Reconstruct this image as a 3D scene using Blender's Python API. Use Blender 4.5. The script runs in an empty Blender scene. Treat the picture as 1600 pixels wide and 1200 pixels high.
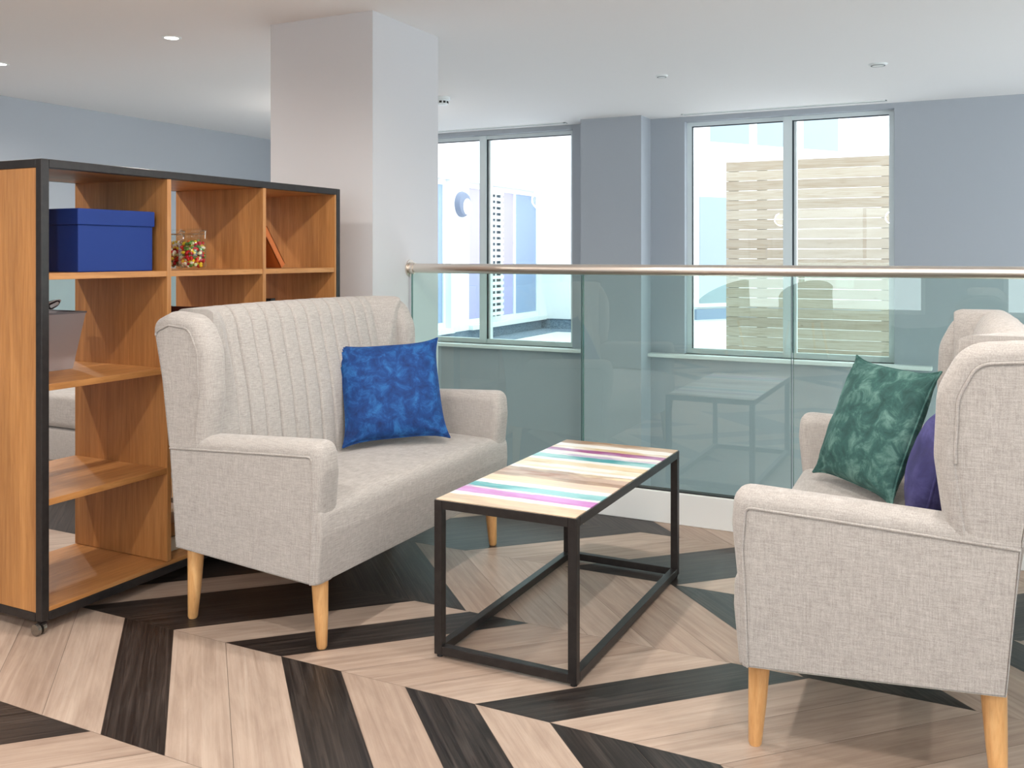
import bpy, bmesh, math, random
from mathutils import Vector, Matrix, noise
R = math.radians
S = bpy.context.scene
C = S.collection

# ------------------------------------------------------------------ camera, sky, lamps, exposure
cd = bpy.data.cameras.new('camera'); cam = bpy.data.objects.new('camera', cd); C.objects.link(cam)
cam.location = (0, 0, 1.15); cam.rotation_euler = (R(90), 0, R(26.49))
cd.sensor_width = 36; cd.lens = 1447.5 / 1600 * 36; cd.shift_y = -(600 - 398.2) / 1600
cd.clip_start = 0.05
S.camera = cam
S.view_settings.view_transform = 'Standard'; S.view_settings.look = 'None'
S.view_settings.gamma = 1; S.view_settings.use_curve_mapping = False
S.view_settings.exposure = 0.10
w = bpy.data.worlds.new('sky'); S.world = w; w.use_nodes = True
bg = w.node_tree.nodes['Background']; bg.inputs[0].default_value = (0.90, 0.955, 1.0, 1); bg.inputs[1].default_value = 3.9
CEIL = 2.285
DOWNLIGHTS = [(-3.743, 3.531, 1), (-5.165, 3.56, 1), (-3.743, 2.1, 1), (-5.165, 2.1, 1), (-3.743, 0.6, 1),
              (-1.40, 2.35, 1.15), (-0.10, 2.35, 1), (-1.40, 0.80, 1.1), (-0.10, 0.80, 1), (1.30, 1.6, 1),
              (-1.40, -1.2, 1), (0.6, -1.2, 1), (-3.743, -1.2, 1)]  # visible ones, ones read from shelf shadows, the rest added for brightness
LAMP_W = 52
FILL_GLOBES = [(-3.0, -1.4, 1.8), (-1.2, -1.4, 1.8), (0.8, -1.6, 1.3), (-4.3, 5.75, 1.0), (1.9, 5.6, 1.0), (2.6, 0.4, .4)]      # unseen globe lamps added to brighten room and ceiling (x, y, share)
GLOBE_W = 44
HALL_FILL = [(-1.6, 5.5), (0.3, 5.4), (-4.2, 5.2)]      # unseen globe lamps added below to light wall and ceiling

# ------------------------------------------------------------------ materials
def srgb(r, g, b):
    f = lambda c: (c/255/12.92) if c/255 <= .04045 else ((c/255+.055)/1.055)**2.4
    return (f(r), f(g), f(b), 1)
class NT:
    def __init__(s, name):
        s.m = bpy.data.materials.new(name); s.m.use_nodes = True
        s.t = s.m.node_tree; s.b = s.t.nodes['Principled BSDF']
    def n(s, kind, **kw):
        x = s.t.nodes.new(kind)
        for k, v in kw.items(): setattr(x, k, v)
        return x
    def l(s, a, b): s.t.links.new(a, b)
    def coord(s, scale=(1,1,1), rot=(0,0,0), which='Object'):
        tc = s.n('ShaderNodeTexCoord'); mp = s.n('ShaderNodeMapping')
        mp.inputs['Scale'].default_value = scale; mp.inputs['Rotation'].default_value = rot
        s.l(tc.outputs[which], mp.inputs[0]); return mp.outputs[0]
    def noise(s, vec, scale, detail=4, rough=.55, dist=0):
        x = s.n('ShaderNodeTexNoise'); x.inputs['Scale'].default_value = scale; x.inputs['Detail'].default_value = detail
        x.inputs['Roughness'].default_value = rough; x.inputs['Distortion'].default_value = dist
        s.l(vec, x.inputs['Vector']); return x.outputs['Fac']
    def ramp(s, fac, stops, interp='LINEAR'):
        x = s.n('ShaderNodeValToRGB'); x.color_ramp.interpolation = interp
        e = x.color_ramp.elements
        while len(e) < len(stops): e.new(0.5)
        for i, (p, c) in enumerate(stops): e[i].position = p; e[i].color = c
        s.l(fac, x.inputs[0]); return x.outputs[0]
    def mixc(s, a, b, fac, mode='MIX'):
        x = s.n('ShaderNodeMix', data_type='RGBA', blend_type=mode)
        for v, i in ((fac, 0), (a, 6), (b, 7)):
            if hasattr(v, 'links'): s.l(v, x.inputs[i])
            else: x.inputs[i].default_value = v
        return x.outputs[2]
    def bump(s, h, strength, dist=.002):
        x = s.n('ShaderNodeBump'); x.inputs['Strength'].default_value = strength; x.inputs['Distance'].default_value = dist
        s.l(h, x.inputs['Height']); s.l(x.outputs[0], s.b.inputs['Normal'])
    def set(s, **kw):
        for k, v in kw.items():
            i = s.b.inputs[k]
            if hasattr(v, 'links'): s.l(v, i)
            else: i.default_value = v
        return s.m
def plain(name, col, rough=.6, metal=0, **kw):
    return NT(name).set(**{'Base Color': col, 'Roughness': rough, 'Metallic': metal, **kw})

def paint(name, col, rough=.75):
    t = NT(name); v = t.coord(); n = t.noise(v, 260, 2)
    t.bump(n, .08, .001)
    return t.set(**{'Base Color': col, 'Roughness': rough})
M = {}
M['ceiling'] = paint('ceiling white paint', srgb(238, 236, 235))
M['wall'] = paint('pale grey wall paint', srgb(170, 176, 184))
M['column'] = paint('column grey paint', srgb(206, 206, 209))
M['white'] = plain('white gloss trim', srgb(236, 240, 240), .35)
M['frame'] = plain('window frame pale aluminium', srgb(222, 231, 233), .35, 0)
M['gasket'] = plain('dark rubber gasket', srgb(40, 50, 58), .5)

def wood(name, c1, c2, c3, grain=(60, 60, 4), rough=.42):
    t = NT(name); v = t.coord(grain); f = t.noise(v, 1.6, 6, .62, .6)
    col = t.ramp(f, [(.3, c1), (.5, c2), (.7, c3)])
    v2 = t.coord((grain[0]*.1, grain[1]*.1, grain[2]*.15)); g = t.noise(v2, 1.3, 3, .5, 2.2)
    col = t.mixc(col, t.ramp(g, [(.35, (0.80, .76, .72, 1)), (.65, (1.06, 1.04, 1.0, 1))]), 1.0, 'MULTIPLY')
    v3 = t.coord((grain[0]*4, grain[1]*4, grain[2]*2)); p = t.noise(v3, 2.2, 2, .6)
    col = t.mixc(col, t.ramp(p, [(.36, (.80, .75, .70, 1)), (.46, (1, 1, 1, 1))]), .4, 'MULTIPLY')
    t.bump(f, .12, .001)
    return t.set(**{'Base Color': col, 'Roughness': rough})
OAK = (srgb(172, 118, 66), srgb(187, 132, 78), srgb(199, 145, 90))
M['oak_v'] = wood('oak veneer upright grain', *OAK, grain=(55, 55, 3))
M['oak_h'] = wood('oak veneer level grain', *OAK, grain=(45, 3.2, 45))
M['beech'] = wood('pale beech leg', srgb(214, 160, 102), srgb(226, 175, 118), srgb(234, 190, 134), grain=(40, 40, 5), rough=.38)

def steel_black():
    t = NT('matt black steel'); v = t.coord(); n = t.noise(v, 40, 4)
    col = t.ramp(n, [(.3, srgb(34, 30, 30)), (.7, srgb(46, 42, 41))])
    t.bump(t.noise(v, 300, 2), .1, .0006)
    return t.set(**{'Base Color': col, 'Roughness': .36, 'Metallic': .25})
M['black'] = steel_black()
M['castor'] = plain('castor chrome', srgb(150, 145, 138), .25, .9)
M['rubber'] = plain('black rubber', srgb(25, 24, 24), .6)
def brushed():
    t = NT('brushed steel handrail'); v = t.coord((2, 90, 90)); n = t.noise(v, 4, 3)
    t.bump(n, .05, .0006)
    return t.set(**{'Base Color': srgb(232, 222, 212), 'Roughness': .33, 'Metallic': 1.0})
M['steel'] = brushed()

def linen():
    t = NT('woven oatmeal linen')
    a = t.noise(t.coord((430, 430, 34)), 1, 3, .6); b = t.noise(t.coord((34, 34, 460)), 1, 3, .6)
    c = t.noise(t.coord((430, 34, 430)), 1, 3, .6)
    m1 = t.n('ShaderNodeMath', operation='ADD'); t.l(a, m1.inputs[0]); t.l(b, m1.inputs[1])
    m2 = t.n('ShaderNodeMath', operation='ADD'); t.l(m1.outputs[0], m2.inputs[0]); t.l(c, m2.inputs[1])
    m3 = t.n('ShaderNodeMath', operation='DIVIDE'); t.l(m2.outputs[0], m3.inputs[0]); m3.inputs[1].default_value = 3
    col = t.ramp(m3.outputs[0], [(.36, srgb(148, 142, 138)), (.5, srgb(172, 166, 161)), (.64, srgb(192, 187, 183))])
    t.bump(m3.outputs[0], .12, .001)
    return t.set(**{'Base Color': col, 'Roughness': .92, 'Sheen Weight': .25, 'Sheen Roughness': .5})
M['linen'] = linen()
def velvet(name, d, m, l, sc=22):
    t = NT(name); v = t.coord(); f = t.noise(v, sc, 8, .68, .5)
    col = t.ramp(f, [(.32, d), (.5, m), (.68, l)])
    t.bump(t.noise(v, sc*5, 4), .3, .002)
    return t.set(**{'Base Color': col, 'Roughness': .8, 'Sheen Weight': .5, 'Sheen Roughness': .35, 'Sheen Tint': l})
M['blue_velvet'] = velvet('royal blue crushed velvet', srgb(2, 38, 92), srgb(4, 60, 124), srgb(34, 102, 166))
M['green_velvet'] = velvet('teal green crushed velvet', srgb(26, 62, 60), srgb(46, 88, 84), srgb(100, 138, 130), 18)
M['purple_velvet'] = velvet('indigo velvet', srgb(36, 34, 76), srgb(50, 48, 98), srgb(76, 74, 128), 8)

def glass(name, tint, ior=1.5, film=.0, filmcol=(1, 1, 1, 1)):
    t = NT(name); t.t.nodes.remove(t.b)
    out = [x for x in t.t.nodes if x.type == 'OUTPUT_MATERIAL'][0]
    tr = t.n('ShaderNodeBsdfTransparent'); tr.inputs[0].default_value = tint
    gl = t.n('ShaderNodeBsdfGlossy'); gl.inputs['Roughness'].default_value = 0.0; gl.inputs[0].default_value = (.92, 1, .98, 1)
    fr = t.n('ShaderNodeFresnel'); fr.inputs[0].default_value = ior
    geo = t.n('ShaderNodeNewGeometry'); 
    mx = t.n('ShaderNodeMixShader'); inv = t.n('ShaderNodeMath', operation='MULTIPLY')
    one = t.n('ShaderNodeMath', operation='SUBTRACT'); one.inputs[0].default_value = 1; t.l(geo.outputs['Backfacing'], one.inputs[1])
    t.l(fr.outputs[0], inv.inputs[0]); t.l(one.outputs[0], inv.inputs[1])
    t.l(inv.outputs[0], mx.inputs[0]); t.l(tr.outputs[0], mx.inputs[1]); t.l(gl.outputs[0], mx.inputs[2])
    t.l(mx.outputs[0], out.inputs[0]); return t.m
M['bal_glass'] = glass('green tinted balustrade glass', (.855, .942, .905, 1), 1.9)
M['win_glass'] = glass('clear window glass', (.97, .99, .985, 1), 1.5)
M['jar_glass'] = glass('clear jar glass', (.95, .97, .96, 1), 1.6)
M['edge_glass'] = plain('green glass edge', srgb(70, 110, 104), .2)

def floor_mat(name, stops, sc):
    t = NT(name); u = t.n('ShaderNodeUVMap'); mp = t.n('ShaderNodeMapping'); mp.inputs['Scale'].default_value = (1.6, 34, 1)
    t.l(u.outputs[0], mp.inputs[0]); f = t.noise(mp.outputs[0], sc, 7, .66, .8)
    mp2 = t.n('ShaderNodeMapping'); mp2.inputs['Scale'].default_value = (3.0, 11, 1); t.l(u.outputs[0], mp2.inputs[0])
    g = t.noise(mp2.outputs[0], 1.4, 5, .6, .6)
    col = t.ramp(f, stops)
    col = t.mixc(col, t.ramp(g, [(.33, (.80, .77, .75, 1)), (.62, (1.06, 1.06, 1.05, 1))]), .7, 'MULTIPLY')
    t.bump(f, .35, .002)
    return t.set(**{'Base Color': col, 'Roughness': .38 if 'dark' in name else .42, 'Specular IOR Level': .4})
M['f_light'] = floor_mat('pale limed oak plank', [(.2, srgb(160, 139, 124)), (.5, srgb(182, 162, 147)), (.8, srgb(198, 181, 166))], 1)
M['f_light2'] = floor_mat('pale limed oak plank warm', [(.2, srgb(146, 125, 111)), (.5, srgb(170, 149, 134)), (.8, srgb(188, 169, 154))], 1)
M['f_dark'] = floor_mat('dark stained oak plank', [(.36, srgb(24, 20, 20)), (.5, srgb(46, 41, 39)), (.66, srgb(72, 64, 60))], 1.6)

# ------------------------------------------------------------------ mesh helpers
def obj(name, bm, mat, parent=None, smooth=None, loc=(0, 0, 0), rot=(0, 0, 0)):
    me = bpy.data.meshes.new(name)
    bmesh.ops.recalc_face_normals(bm, faces=bm.faces)
    bm.to_mesh(me); bm.free()
    for m_ in (mat if isinstance(mat, list) else [mat]): me.materials.append(m_)
    if smooth:
        me.shade_smooth() if hasattr(me, 'shade_smooth') else None
        me.set_sharp_from_angle(angle=R(smooth))
    o = bpy.data.objects.new(name, me); C.objects.link(o); o.parent = parent
    o.location = loc; o.rotation_euler = rot
    return o
def thing(name, label, cat, loc=(0, 0, 0), rz=0, group=None):
    o = bpy.data.objects.new(name, None); C.objects.link(o); o.empty_display_size = .1
    o.location = loc; o.rotation_euler = (0, 0, rz); return tag(o, label, cat, group)
def tag(o, label, cat, group=None):
    o['label'] = label; o['category'] = cat
    if group: o['group'] = group
    return o
def struct(name, bm, mat, smooth=None, parent=None):
    o = obj(name, bm, mat, parent, smooth)
    if parent is None: o['kind'] = 'structure'
    return o
def box(bm, a, b, bev=0, seg=2, mi=0):
    g = bmesh.new()
    bmesh.ops.create_cube(g, size=1)
    for v in g.verts: v.co = Vector([a[i] + (v.co[i] + .5) * (b[i] - a[i]) for i in range(3)])
    if bev: bmesh.ops.bevel(g, geom=g.edges[:], offset=bev, segments=seg, affect='EDGES', profile=.5)
    for f in g.faces: f.material_index = mi
    merge(bm, g); return bm
def merge(bm, g):
    me = bpy.data.meshes.new('tmp'); g.to_mesh(me); g.free(); bm.from_mesh(me); bpy.data.meshes.remove(me)
def B(*boxes, bev=0, seg=2):
    bm = bmesh.new()
    for a, b in boxes: box(bm, a, b, bev, seg)
    return bm
def tube(bm, pts, r, seg=10, closed=False, mi=0):
    pts = [Vector(p) for p in pts]; n = len(pts); rings = []
    rr = r if isinstance(r, (list, tuple)) else [r] * n
    up = None
    for i, p in enumerate(pts):
        a = pts[(i - 1) % n] if (closed or i) else p; b = pts[(i + 1) % n] if (closed or i < n - 1) else p
        t = (b - a).normalized()
        if up is None: up = t.orthogonal().normalized()
        up = (up - t * up.dot(t)).normalized(); s = t.cross(up)
        rings.append([bm.verts.new(p + (up * math.cos(2*math.pi*k/seg) + s * math.sin(2*math.pi*k/seg)) * rr[i]) for k in range(seg)])
    m = n if closed else n - 1
    for i in range(m):
        A, Bq = rings[i], rings[(i + 1) % n]
        for k in range(seg):
            f = bm.faces.new((A[k], A[(k+1) % seg], Bq[(k+1) % seg], Bq[k])); f.material_index = mi
    if not closed:
        for rg in (rings[0], rings[-1]): bm.faces.new(rg).material_index = mi
    return bm
def lathe(bm, prof, seg=28, cen=(0, 0, 0), mi=0):
    rings = []
    for r, z in prof:
        if r < 1e-5: rings.append([bm.verts.new((cen[0], cen[1], cen[2] + z))])
        else: rings.append([bm.verts.new((cen[0] + r*math.cos(2*math.pi*k/seg), cen[1] + r*math.sin(2*math.pi*k/seg), cen[2] + z)) for k in range(seg)])
    for A, Bq in zip(rings, rings[1:]):
        for k in range(seg):
            k2 = (k + 1) % seg
            vs = []
            for v in (A[k % len(A)], A[k2 % len(A)], Bq[k2 % len(Bq)], Bq[k % len(Bq)]):
                if v not in vs: vs.append(v)
            if len(vs) > 2:
                f = bm.faces.new(vs); f.material_index = mi
    return bm
def spline(pts, n=6):
    out = []; N = len(pts)
    for i in range(N):
        p0, p1, p2, p3 = [Vector(pts[(i + k) % N]) for k in (-1, 0, 1, 2)]
        for j in range(n):
            t = j / n
            out.append(.5*((2*p1) + (-p0+p2)*t + (2*p0-5*p1+4*p2-p3)*t*t + (-p0+3*p1-3*p2+p3)*t**3))
    return out
def rounded(pts, n=5):
    """polygon of (x, z, r): corners filleted with radius r"""
    out = []; N = len(pts)
    for i in range(N):
        p = Vector(pts[i][:2]); r = pts[i][2]
        a = (Vector(pts[i-1][:2]) - p); b = (Vector(pts[(i+1) % N][:2]) - p)
        la, lb = a.length, b.length; a.normalize(); b.normalize()
        ang = a.angle(b); d = min(r / math.tan(ang/2), la*.48, lb*.48)
        if r <= 0 or d < 1e-4: out.append(p); continue
        for j in range(n + 1):
            t = j / n; out.append((p + a*d)*(1-t)**2 + p*2*t*(1-t) + (p + b*d)*t*t)
    return out
def inset(poly, d):
    """poly: corners (x, z, radius[, weight of the edge that follows]); offset inwards by d, then fillet the corners again"""
    P = [Vector(p[:2]) for p in poly]; N = len(P); out = []
    W = [p[3] if len(p) > 3 else 1 for p in poly]
    area = sum(P[i].x*P[(i+1) % N].y - P[(i+1) % N].x*P[i].y for i in range(N)); s = 1 if area > 0 else -1
    for i in range(N):
        e1 = (P[i] - P[i-1]).normalized(); e2 = (P[(i+1) % N] - P[i]).normalized()
        n1 = Vector((-e1.y, e1.x))*s; n2 = Vector((-e2.y, e2.x))*s
        d1, d2 = d*W[i-1], d*W[i]
        det = n1.x*n2.y - n1.y*n2.x
        if abs(det) < .12: q = P[i] + (n1*d1 + n2*d2)/2
        else: q = P[i] + Vector(((d1*n2.y - d2*n1.y)/det, (n1.x*d2 - n2.x*d1)/det))
        turn = (e1.x*e2.y - e1.y*e2.x)*s; dd = min(d1, d2)
        r = poly[i][2] - dd if turn > 0 else poly[i][2] + dd
        out.append((q.x, q.y, max(.002, r)))
    return rounded(out, 6)
def slab(poly, y0, y1, r, groove=False, seg=6, gside=1):
    """closed xz outline extruded along y with rounded rims; groove = welt line sunk round one face"""
    bm = bmesh.new(); levels = []
    for k in range(seg + 1):
        th = k/seg*math.pi/2; levels.append((r*(1 - math.sin(th)), y0 + r*(1 - math.cos(th))))
    L = levels + [(i, y1 - (y - y0)) for i, y in levels][::-1]
    if groove:
        g = [(r + .004, .005), (r + .009, .003), (r + .016, .0015)]
        if gside > 0: L = L + [(i, y1 - d) for i, d in g]
        else: L = [(i, y0 + d) for i, d in g][::-1] + L
    rings = [[bm.verts.new((p.x, y, p.y)) for p in inset(poly, i)] for i, y in L]
    N = len(rings[0])
    for A, Bq in zip(rings, rings[1:]):
        for k in range(N): bm.faces.new((A[k], A[(k+1) % N], Bq[(k+1) % N], Bq[k]))
    caps = [bm.faces.new(rings[0]), bm.faces.new(rings[-1][::-1])]
    bmesh.ops.triangulate(bm, faces=caps)
    return bm

# ------------------------------------------------------------------ setting: floor of chevron planks
PER, PIT = .532, .2105
def clip_poly(P, ax, lim, keep_less):
    out = []
    for i in range(len(P)):
        a, b = P[i], P[(i+1) % len(P)]
        ia = (a[ax] <= lim) == keep_less; ib = (b[ax] <= lim) == keep_less
        if ia: out.append(a)
        if ia != ib:
            t = (lim - a[ax])/(b[ax] - a[ax]); out.append(tuple(a[k] + (b[k] - a[k])*t for k in range(len(a))))
    return out
def build_floor():
    bm = bmesh.new(); uvl = bm.loops.layers.uv.new('UVMap')
    # rows: seam Y, slope, origin x of boundary 0 at the seam, plank tones from boundary 0 on (D dark, L light)
    known = {
        0: (2.08, 1, -2.617, 'DDLDLLLDLLLLLDDLLDL'),     # 2.080 - 2.612
        -1: (1.548, -1, -1.881 - PIT*0, None),
        1: (2.612, -1, -2.52, 'DDDDDLLLLLDDLLDLLDDL'),
        2: (3.144, 1, -2.612, 'LDDDLLDDLLLDDLLDL'),
        3: (3.676, -1, -3.17, 'LLDLLDLLDDLLLDDLLDL'),
    }
    xl, xr, yb, yt = -6.25, 3.2, -4.1, 3.90
    rnd = random.Random(5)
    for k in range(-12, 4):
        y0 = 2.08 + k*PER; y1 = y0 + PER; sl = 1 if k % 2 == 0 else -1
        if k == -1: org, pat = -2.406 - 0*PIT, 'DLLDLDLDDLLDLLDL'       # measured at the upper seam
        elif k in known: org, pat = known[k][2], known[k][3]
        else: org, pat = -2.406 + rnd.random()*.1, ''
        if k == -1: org = org + PER                                   # carry to the lower seam
        if k == -2: org, pat = -2.44, 'LLLDDLLDLLDL'
        for i in range(-45, 60):
            xa = org + i*PIT; xb = xa + PIT
            if 0 <= i < len(pat): c = pat[i]
            else: c = 'D' if rnd.random() < .36 else 'L'
            if k == -1 and i in (-1, -2, -3): c = 'L'
            if k == 0 and i == -1: c = 'L'
            if k == 0 and i in (-2, -3): c = 'D'
            if k == 1 and i < 0 and i > -8: c = 'D' if i in (-1, -4, -5) else 'L'
            if k == -2 and i in (-1, -2, -3): c = 'D'
            mi = 2 if c == 'D' else (0 if rnd.random() < .6 else 1)
            P = [(xa, y0, 0, 0), (xb, y0, 0, PIT), (xb + sl*PER, y1, PER*1.414, PIT), (xa + sl*PER, y1, PER*1.414, 0)]
            g = .0009
            P[0] = (P[0][0]+g, y0+g*.6, *P[0][2:]); P[3] = (P[3][0]+g, y1-g*.6, *P[3][2:])
            P[1] = (P[1][0]-g, y0+g*.6, *P[1][2:]); P[2] = (P[2][0]-g, y1-g*.6, *P[2][2:])
            for ax, lim, less in ((0, xl, False), (0, xr, True), (1, yb, False), (1, yt, True)):
                if P: P = clip_poly(P, ax, lim, less)
            if len(P) < 3: continue
            ou, ov = rnd.random()*20, rnd.random()*20
            f = bm.faces.new([bm.verts.new((p[0], p[1], 0)) for p in P]); f.material_index = mi
            for lp, p in zip(f.loops, P): lp[uvl].uv = (p[2] + ou, p[3] + ov)
    # slab below the planks, dark joint colour
    box(bm, (xl, yb, -.3), (xr, yt, -.0015), mi=3)
    me = bpy.data.meshes.new('floor'); bm.to_mesh(me); bm.free()
    for m_ in ('f_light', 'f_light2', 'f_dark'): me.materials.append(M[m_])
    me.materials.append(plain('plank joint', srgb(120, 108, 98), .8))
    o = bpy.data.objects.new('floor', me); C.objects.link(o); o['kind'] = 'structure'
build_floor()

# ------------------------------------------------------------------ room shell
WY = 7.46; XL, XR, YB = -6.2, 3.1, -4.0; LOW = -2.6
struct('ceiling', B(((XL-.2, YB-.2, CEIL), (XR+.2, WY+.16, CEIL+.15))), M['ceiling'])
struct('wall_left', B(((XL-.2, YB, LOW), (XL, WY+.16, CEIL))), M['wall'])
struct('floor_lower', B(((XL-.2, 3.9, LOW-.15), (XR+.2, WY+.16, LOW))), plain('lower hall floor', srgb(150, 146, 140), .5))
struct('trim_lower_wall', B(((XL, 3.88, LOW), (XR, 3.90, -.3))), M['wall'])
# windows wall with two openings
W1 = (-4.95, -3.13); W2 = (-2.13, -.53); WZ0, WZ1 = .335, 2.245
def wall_y(name, y0, y1, x0, x1, z0, z1, holes, mat):
    bm = bmesh.new(); xs = x0
    for a, b, c, d in holes:
        box(bm, (xs, y0, z0), (a, y1, z1)); box(bm, (a, y0, z0), (b, y1, c))
        if d < z1: box(bm, (a, y0, d), (b, y1, z1))
        xs = b
    box(bm, (xs, y0, z0), (x1, y1, z1))
    return struct(name, bm, mat)
wall_y('wall_back', WY, WY+.16, XL, XR+.2, LOW, CEIL, [(W1[0], W1[1], WZ0, WZ1), (W2[0], W2[1], WZ0, WZ1)], M['wall'])
struct('trim_1', B(((-2.95, 7.21, LOW), (-2.42, WY, CEIL))), M['wall'])           # pillar between the windows
# column
struct('trim_2', B(((-3.105, 3.56, -.01), (-2.497, 4.147, CEIL))), M['column'])
def window(name, x0, x1, mull):
    z0, z1 = WZ0, WZ1; y0, y1 = WY+.07, WY+.13; f = .042
    root = struct(name, B(((x0, y0, z0), (x0+f, y1, z1)), ((x1-f, y0, z0), (x1, y1, z1)), ((x0+f, y0+.004, z1-f*.8), (x1-f, y1-.004, z1)),
                     ((x0+f, y0+.004, z0), (x1-f, y1-.004, z0+f)), ((mull-.05, y0-.015, z0+.001), (mull+.018, y1+.002, z1-.001)), ((mull+.019, y0+.01, z0+.002), (mull+.05, y1+.001, z1-.002))), M['frame'])
    pn = obj('pane', B(((x0+f, y0+.03, z0+f), (mull-.035, y0+.036, z1-f)), ((mull+.05, y0+.03, z0+f), (x1-f, y0+.036, z1-f))), M['win_glass'], root)
    obj('gasket', B(((mull+.019, y0+.0, z0+f), (mull+.031, y0+.012, z1-f*.8)), ((x0+f, y0+.004, z0+f), (x0+f+.008, y0+.02, z1-f*.8)),
                    ((x0+f, y0+.004, z1-f*.8-.008), (x1-f, y0+.02, z1-f*.8))), M['gasket'], root)
    return root
wn = window('window_1', *W1, -4.03)
obj('window_sill', B(((W1[0]-.05, WY-.09, .305), (-2.985, WY+.07, .335)), bev=.006), M['white'], wn)
wn = window('window_2', *W2, -1.30)
obj('window_sill', B(((-2.42, WY-.09, .305), (-.27, WY+.07, .335)), bev=.006), M['white'], wn)
# linear slots in the ceiling in front of the windows
slotm = plain('dark slot', srgb(120, 125, 126), .7)
for i, (a, b) in enumerate(((-2.11, -.57), (-4.9, -3.13))):
    t = thing('ceiling_slot_vent', ('slim linear air slot in the ceiling above the wide right window', 'slim linear air slot in the ceiling above the left window by the column')[i],
              'vent', ((a+b)/2, 7.32, CEIL), 0, 'slot vents')
    h = (b-a)/2
    obj('frame', B(((-h, -.03, -.006), (h, -.018, 0)), ((-h, .018, -.006), (h, .03, 0)), ((-h, -.03, -.006), (-h+.01, .03, 0)), ((h-.01, -.03, -.006), (h, .03, 0))), M['white'], t)
    obj('slot', B(((-h+.01, -.018, -.003), (h-.01, .018, -.0005))), slotm, t)
# behind and beside the viewer: rear wall with wide windows, right wall with windows added for fill daylight
wall_y('wall_front', YB-.2, YB, XL-.2, XR+.2, 0, CEIL, [(-3.3, -.5, .45, 2.1), (.3, 2.6, .45, 2.1)], M['wall'])
for n, (a, b) in enumerate(((-3.3, -.5), (.3, 2.6))):  # first is mirrored in the balustrade, second added for more daylight
    m = (a+b)/2
    r_ = struct('window_%d' % (n+3), B(((a, YB-.12, .45), (a+.05, YB-.06, 2.1)), ((b-.05, YB-.12, .45), (b, YB-.06, 2.1)), ((a, YB-.12, 2.05), (b, YB-.06, 2.1)),
           ((a, YB-.12, .45), (b, YB-.06, .5)), ((m-.03, YB-.12, .45), (m+.03, YB-.06, 2.1))), M['frame'])
    obj('pane', B(((a+.05, YB-.1, .5), (m-.03, YB-.094, 2.05)), ((m+.03, YB-.1, .5), (b-.05, YB-.094, 2.05))), M['win_glass'], r_)
bm = bmesh.new()
box(bm, (XR, YB, LOW), (XR+.2, -1.6, CEIL)); box(bm, (XR, -1.6, LOW), (XR+.2, 1.6, .6)); box(bm, (XR, -1.6, 2.1), (XR+.2, 1.6, CEIL)); box(bm, (XR, 1.6, LOW), (XR+.2, 4.1, CEIL)); box(bm, (XR, 7.3, LOW), (XR+.2, WY, CEIL)); box(bm, (XR, 4.1, LOW), (XR+.2, 7.3, -1.6)); box(bm, (XR, 4.1, 2.15), (XR+.2, 7.3, CEIL))
struct('wall_right', bm, M['wall'])
r_ = struct('window_5', B(((XR+.06, -1.6, .6), (XR+.12, -1.55, 2.1)), ((XR+.06, 1.55, .6), (XR+.12, 1.6, 2.1)), ((XR+.06, -1.6, 2.05), (XR+.12, 1.6, 2.1)),  # unseen side window, added to let in fill daylight
       ((XR+.06, -1.6, .6), (XR+.12, 1.6, .65)), ((XR+.06, -.03, .6), (XR+.12, .03, 2.1))), M['frame'])
obj('pane', B(((XR+.08, -1.55, .65), (XR+.086, -.03, 2.05)), ((XR+.08, .03, .65), (XR+.086, 1.55, 2.05))), M['win_glass'], r_)

r_ = struct('window_6', B(((XR+.06, 4.1, -1.6), (XR+.12, 4.15, 2.15)), ((XR+.06, 7.25, -1.6), (XR+.12, 7.3, 2.15)), ((XR+.06, 4.1, 2.1), (XR+.12, 7.3, 2.15)),  # unseen tall glazing, added to throw daylight onto the window wall
       ((XR+.06, 4.1, -1.6), (XR+.12, 7.3, -1.55)), ((XR+.06, 5.67, -1.6), (XR+.12, 5.73, 2.15))), M['frame'])
obj('pane', B(((XR+.08, 4.15, -1.55), (XR+.086, 5.67, 2.1)), ((XR+.08, 5.73, -1.55), (XR+.086, 7.25, 2.1))), M['win_glass'], r_)

# ------------------------------------------------------------------ downlights
glow = NT('lit lamp lens'); glow.set(**{'Base Color': (1, 1, 1, 1), 'Emission Color': (1, .93, .85, 1), 'Emission Strength': 6}); glow = glow.m
dl_lab = {0: 'lit recessed downlight in the ceiling left of the column', 1: 'lit recessed downlight at the left edge of the ceiling'}
for i, (x, y, s_) in enumerate(DOWNLIGHTS):
    t = thing('ceiling_downlight', dl_lab.get(i, 'unseen lit recessed downlight filling out the ceiling grid to light the room'), 'ceiling light', (x, y, CEIL), 0, 'recessed downlights')
    bm = bmesh.new(); lathe(bm, [(.036, -.001), (.036, -.006), (.047, -.006), (.05, -.001), (.036, -.001)], 28)
    obj('rim', bm, M['white'], t, 40)
    bm = bmesh.new(); lathe(bm, [(0, -.0025), (.036, -.0025), (.036, -.0005), (0, -.0005)], 24)
    obj('lens', bm, glow, t)
    ld = bpy.data.lights.new('downlight', 'SPOT'); ld.energy = LAMP_W*s_; ld.spot_size = R(168); ld.spot_blend = .5
    ld.shadow_soft_size = .045; ld.color = (1, .935, .865)
    lo = bpy.data.objects.new('downlight_beam', ld); C.objects.link(lo); lo.parent = t; lo.location = (0, 0, -.02)

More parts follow.
